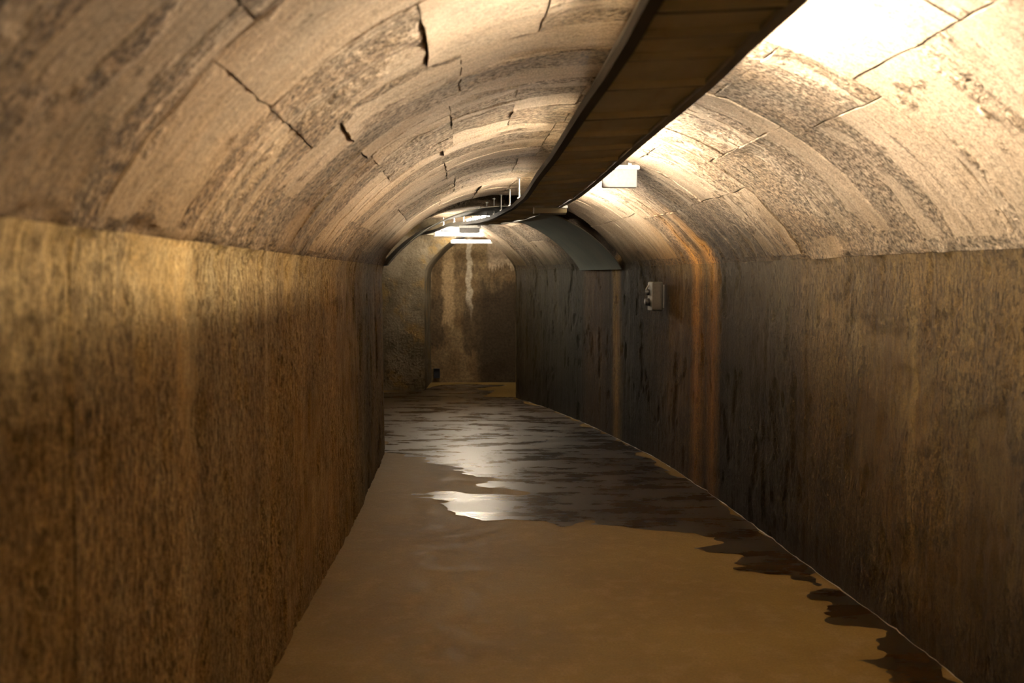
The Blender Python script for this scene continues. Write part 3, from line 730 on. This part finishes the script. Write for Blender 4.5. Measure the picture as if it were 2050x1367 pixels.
for y0, y1, lb in lamps: 
    hz_ = .50*CG((y0+y1)/2); dz_ = .035 if y0 < 6 else 0.
    e_l = batten(on_tray(.74, y0, hz_-dz_), on_tray(.74, y1, hz_+dz_), lb, 'fluorescent battens on top of the cable tray', M_tube)
    xh = min(.10, .4*CG((y0+y1)/2)-.02)
    MB().box((-.05, 0, (.013+xh)/2), (.003, y1-y0, xh-.013), math.atan2(-(e_l.children[1].data.vertices[0].co.x*0+on_tray(.74, y1, 0)[0]-on_tray(.74, y0, 0)[0]), y1-y0)).build('shadow_plate', M_white, e_l)  # added unseen plate, shaped to shade the vault left of the tray
    for sg in (-.35, .35):
        MB().box((sg*0, sg*(y1-y0), -hz_/2-.008), (.012, .02, hz_-.012)).build('stand', M_galv, e_l)
def at(x, y, d):           # photograph point at camera depth d along +Y
    dx, dz = (x-1025)/f0, (683.5-y)/f0
    yy = math.cos(PITCH)+dz*math.sin(PITCH); zz = -math.sin(PITCH)+dz*math.cos(PITCH); t = d/yy
    return dx*t, d, EYE+zz*t
def hung(x0, x1, y, d, label):
    a = at(x0, y, d); b = at(x1, y, d+.15)
    e = batten(a, (b[0], b[1], a[2]), label, 'fluorescent battens lighting the far chamber', M_ftube)
    return e
hung(868, 996, 471, 13.0, 'glowing tube lamp crossing the far chamber under the tray, the upper one')
hung(902, 985, 484, 13.7, 'glowing tube added for a bright stripe in the far chamber, the lower shorter one')  # tube added in place of a bright stripe under the tray

batten((-1.17, 10.9, 2.15), (-1.42, 12.1, 2.15), 'unseen tube lamp added under the left haunch to light the tray rail', 'fluorescent battens lighting the far chamber', M_htube)  # unseen lamp added to brighten the far left rail
# white lamp shades beside the tray
def shade(d, x0, x1, y0, y1, label, lid=True):
    a = at(x0, y1, d); b = at(x1, y0, d); wx = b[0]-a[0]; hz = b[2]-a[2]; c = ((a[0]+b[0])/2, d+.03, (a[2]+b[2])/2)
    e = empty('lamp_shade', c, label, 'lamp shade', 'white lamp shades beside the cable tray')
    MB().box((0, 0, -.006), (wx, .06, hz-.012), bev=.004).build('housing', M_shade, e)
    if lid: MB().box((wx*.04, 0, hz/2-.004), (wx*1.06, .085, .028), bev=.004).build('lid', M_white, e)
    top = vault_z(c[0]+wx*.3, c[1])-c[2]
    MB().box((wx*.3, .0, (hz/2+top)/2), (.022, .02, max(.02, top-hz/2+.02))).build('bracket', M_galv, e)
    return e
shade(6.4, 1206, 1276, 334, 375, 'white rectangular lamp shade hung just right of the tray, nearest and largest of the three')
shade(9.15, 1080, 1133, 413, 429, 'white lamp shade wedged between tray and top of the dark curved sheet')
shade(12.3, 919, 960, 453, 466, 'small white lamp shade above the glowing far tubes')
# shallow box screwed under the tray at the bend
a = at(1067, 417, 8.55); b = at(1133, 407, 8.55)
e = empty('terminal_box', ((a[0]+b[0])/2, 8.45, TZ-.042), 'shallow brown-grey box fixed across the tray underside at the bend', 'box')
MB().box((0, 0, 0), (b[0]-a[0], .06, .045), bev=.004).build('housing', M_tray, e)
MB().box((-(b[0]-a[0])/2+.006, -.012, 0), (.014, .05, .052), bev=.003).build('end_cap', M_white, e)

# box on the right wall with its dark socket
bx = empty('wall_box', (1.232, 8.6, 1.452), 'small grey upright box on the right wall below the sheet end', 'box')
MB().box((0, 0, 0), (.095, .16, .25), .12, bev=.008).build('housing', mat_simple('grey_box_plastic', (.13, .125, .10), .5), bx)
MB().box((.0, -.083, 0), (.075, .008, .225), .12, bev=.003).build('cover', mat_simple('grey_cover_plastic', (.15, .14, .115), .45), bx)
MB().tube([(-.045, .02, -.05), (-.085, .015, -.05)], [.035, .03], 14).build('socket', M_cable, bx, True)
MB().tube([(-.045, .03, .035), (-.075, .028, .03)], [.028, .022], 14).build('socket', M_cable, bx, True)
MB().tube([(-.01, .03, .12), (-.05, .03, .10), (-.075, .03, .06), (-.07, .03, .02)], .006, 8).build('cable_loop', M_galv, bx, True)
MB().box((.05, .02, 0), (.03, .12, .2), .12).build('mounting_plate', M_galv, bx)

# drain opening at the foot of the back wall
a = at(869, 756, BY-.03); b = at(880, 738, BY-.03)
dr = empty('drain_outlet', ((a[0]+b[0])/2, BY-.04, (a[2]+b[2])/2), 'small black upright outlet low on the stained back wall', 'drain')
wx, hz = b[0]-a[0], b[2]-a[2]
M_blk = mat_simple('black_recess', (.008, .008, .012), .7)
fb = MB()
for c_, d_ in (((-wx/2, 0, 0), (.008, .06, hz)), ((wx/2, 0, 0), (.008, .06, hz)), ((0, 0, hz/2), (wx+.008, .06, .008)), ((0, 0, -hz/2), (wx+.008, .06, .008))): fb.box(c_, d_)
fb.build('frame', M_blk, dr); MB().box((0, .02, 0), (wx, .01, hz)).build('dark_inside', M_blk, dr)  # black plate paints in the dark inside of the opening

# bent anchor bar sticking out of the vault, upper right
def on_pix(x, y):
    S_, V_ = np.meshgrid(np.linspace(S_OF_Y0+1, SMAX, 500), np.linspace(VL, VR, 260), indexing='ij')
    P_ = surf(S_, V_, .01, True)
    yy = P_[..., 1]*math.cos(PITCH)-(P_[..., 2]-EYE)*math.sin(PITCH); up = P_[..., 1]*math.sin(PITCH)+(P_[..., 2]-EYE)*math.cos(PITCH)
    X_ = 1025+f0*P_[..., 0]/yy; Y_ = 683.5-f0*up/yy
    dd = (X_-x)**2+(Y_-y)**2+np.where((V_ > (VL+VR)/2) == (x > 1250), 0, 1e6)
    i_ = np.unravel_index(np.argmin(dd), dd.shape); return P_[i_], S_[i_], V_[i_]
p0, s_, v_ = on_pix(1956, 212)
q0 = [tuple(map(float, surf(s_-.0, v_, -.01, True))), tuple(map(float, surf(s_-.012, v_+.004, .02, True))), tuple(map(float, surf(s_-.02, v_+.02, .026, True))), tuple(map(float, surf(s_-.028, v_+.04, .022, True)))]
ab = local(MB().tube(q0, [.007, .008, .007, .006], 8), q0[0]).build('anchor_stub', mat_simple('crusted_iron', (.42, .33, .22), .8, 0, .8), None, True)
ab.location = q0[0]; ab['label'] = 'short crusted iron stub poking from the vault at upper right'; ab['category'] = 'anchor'
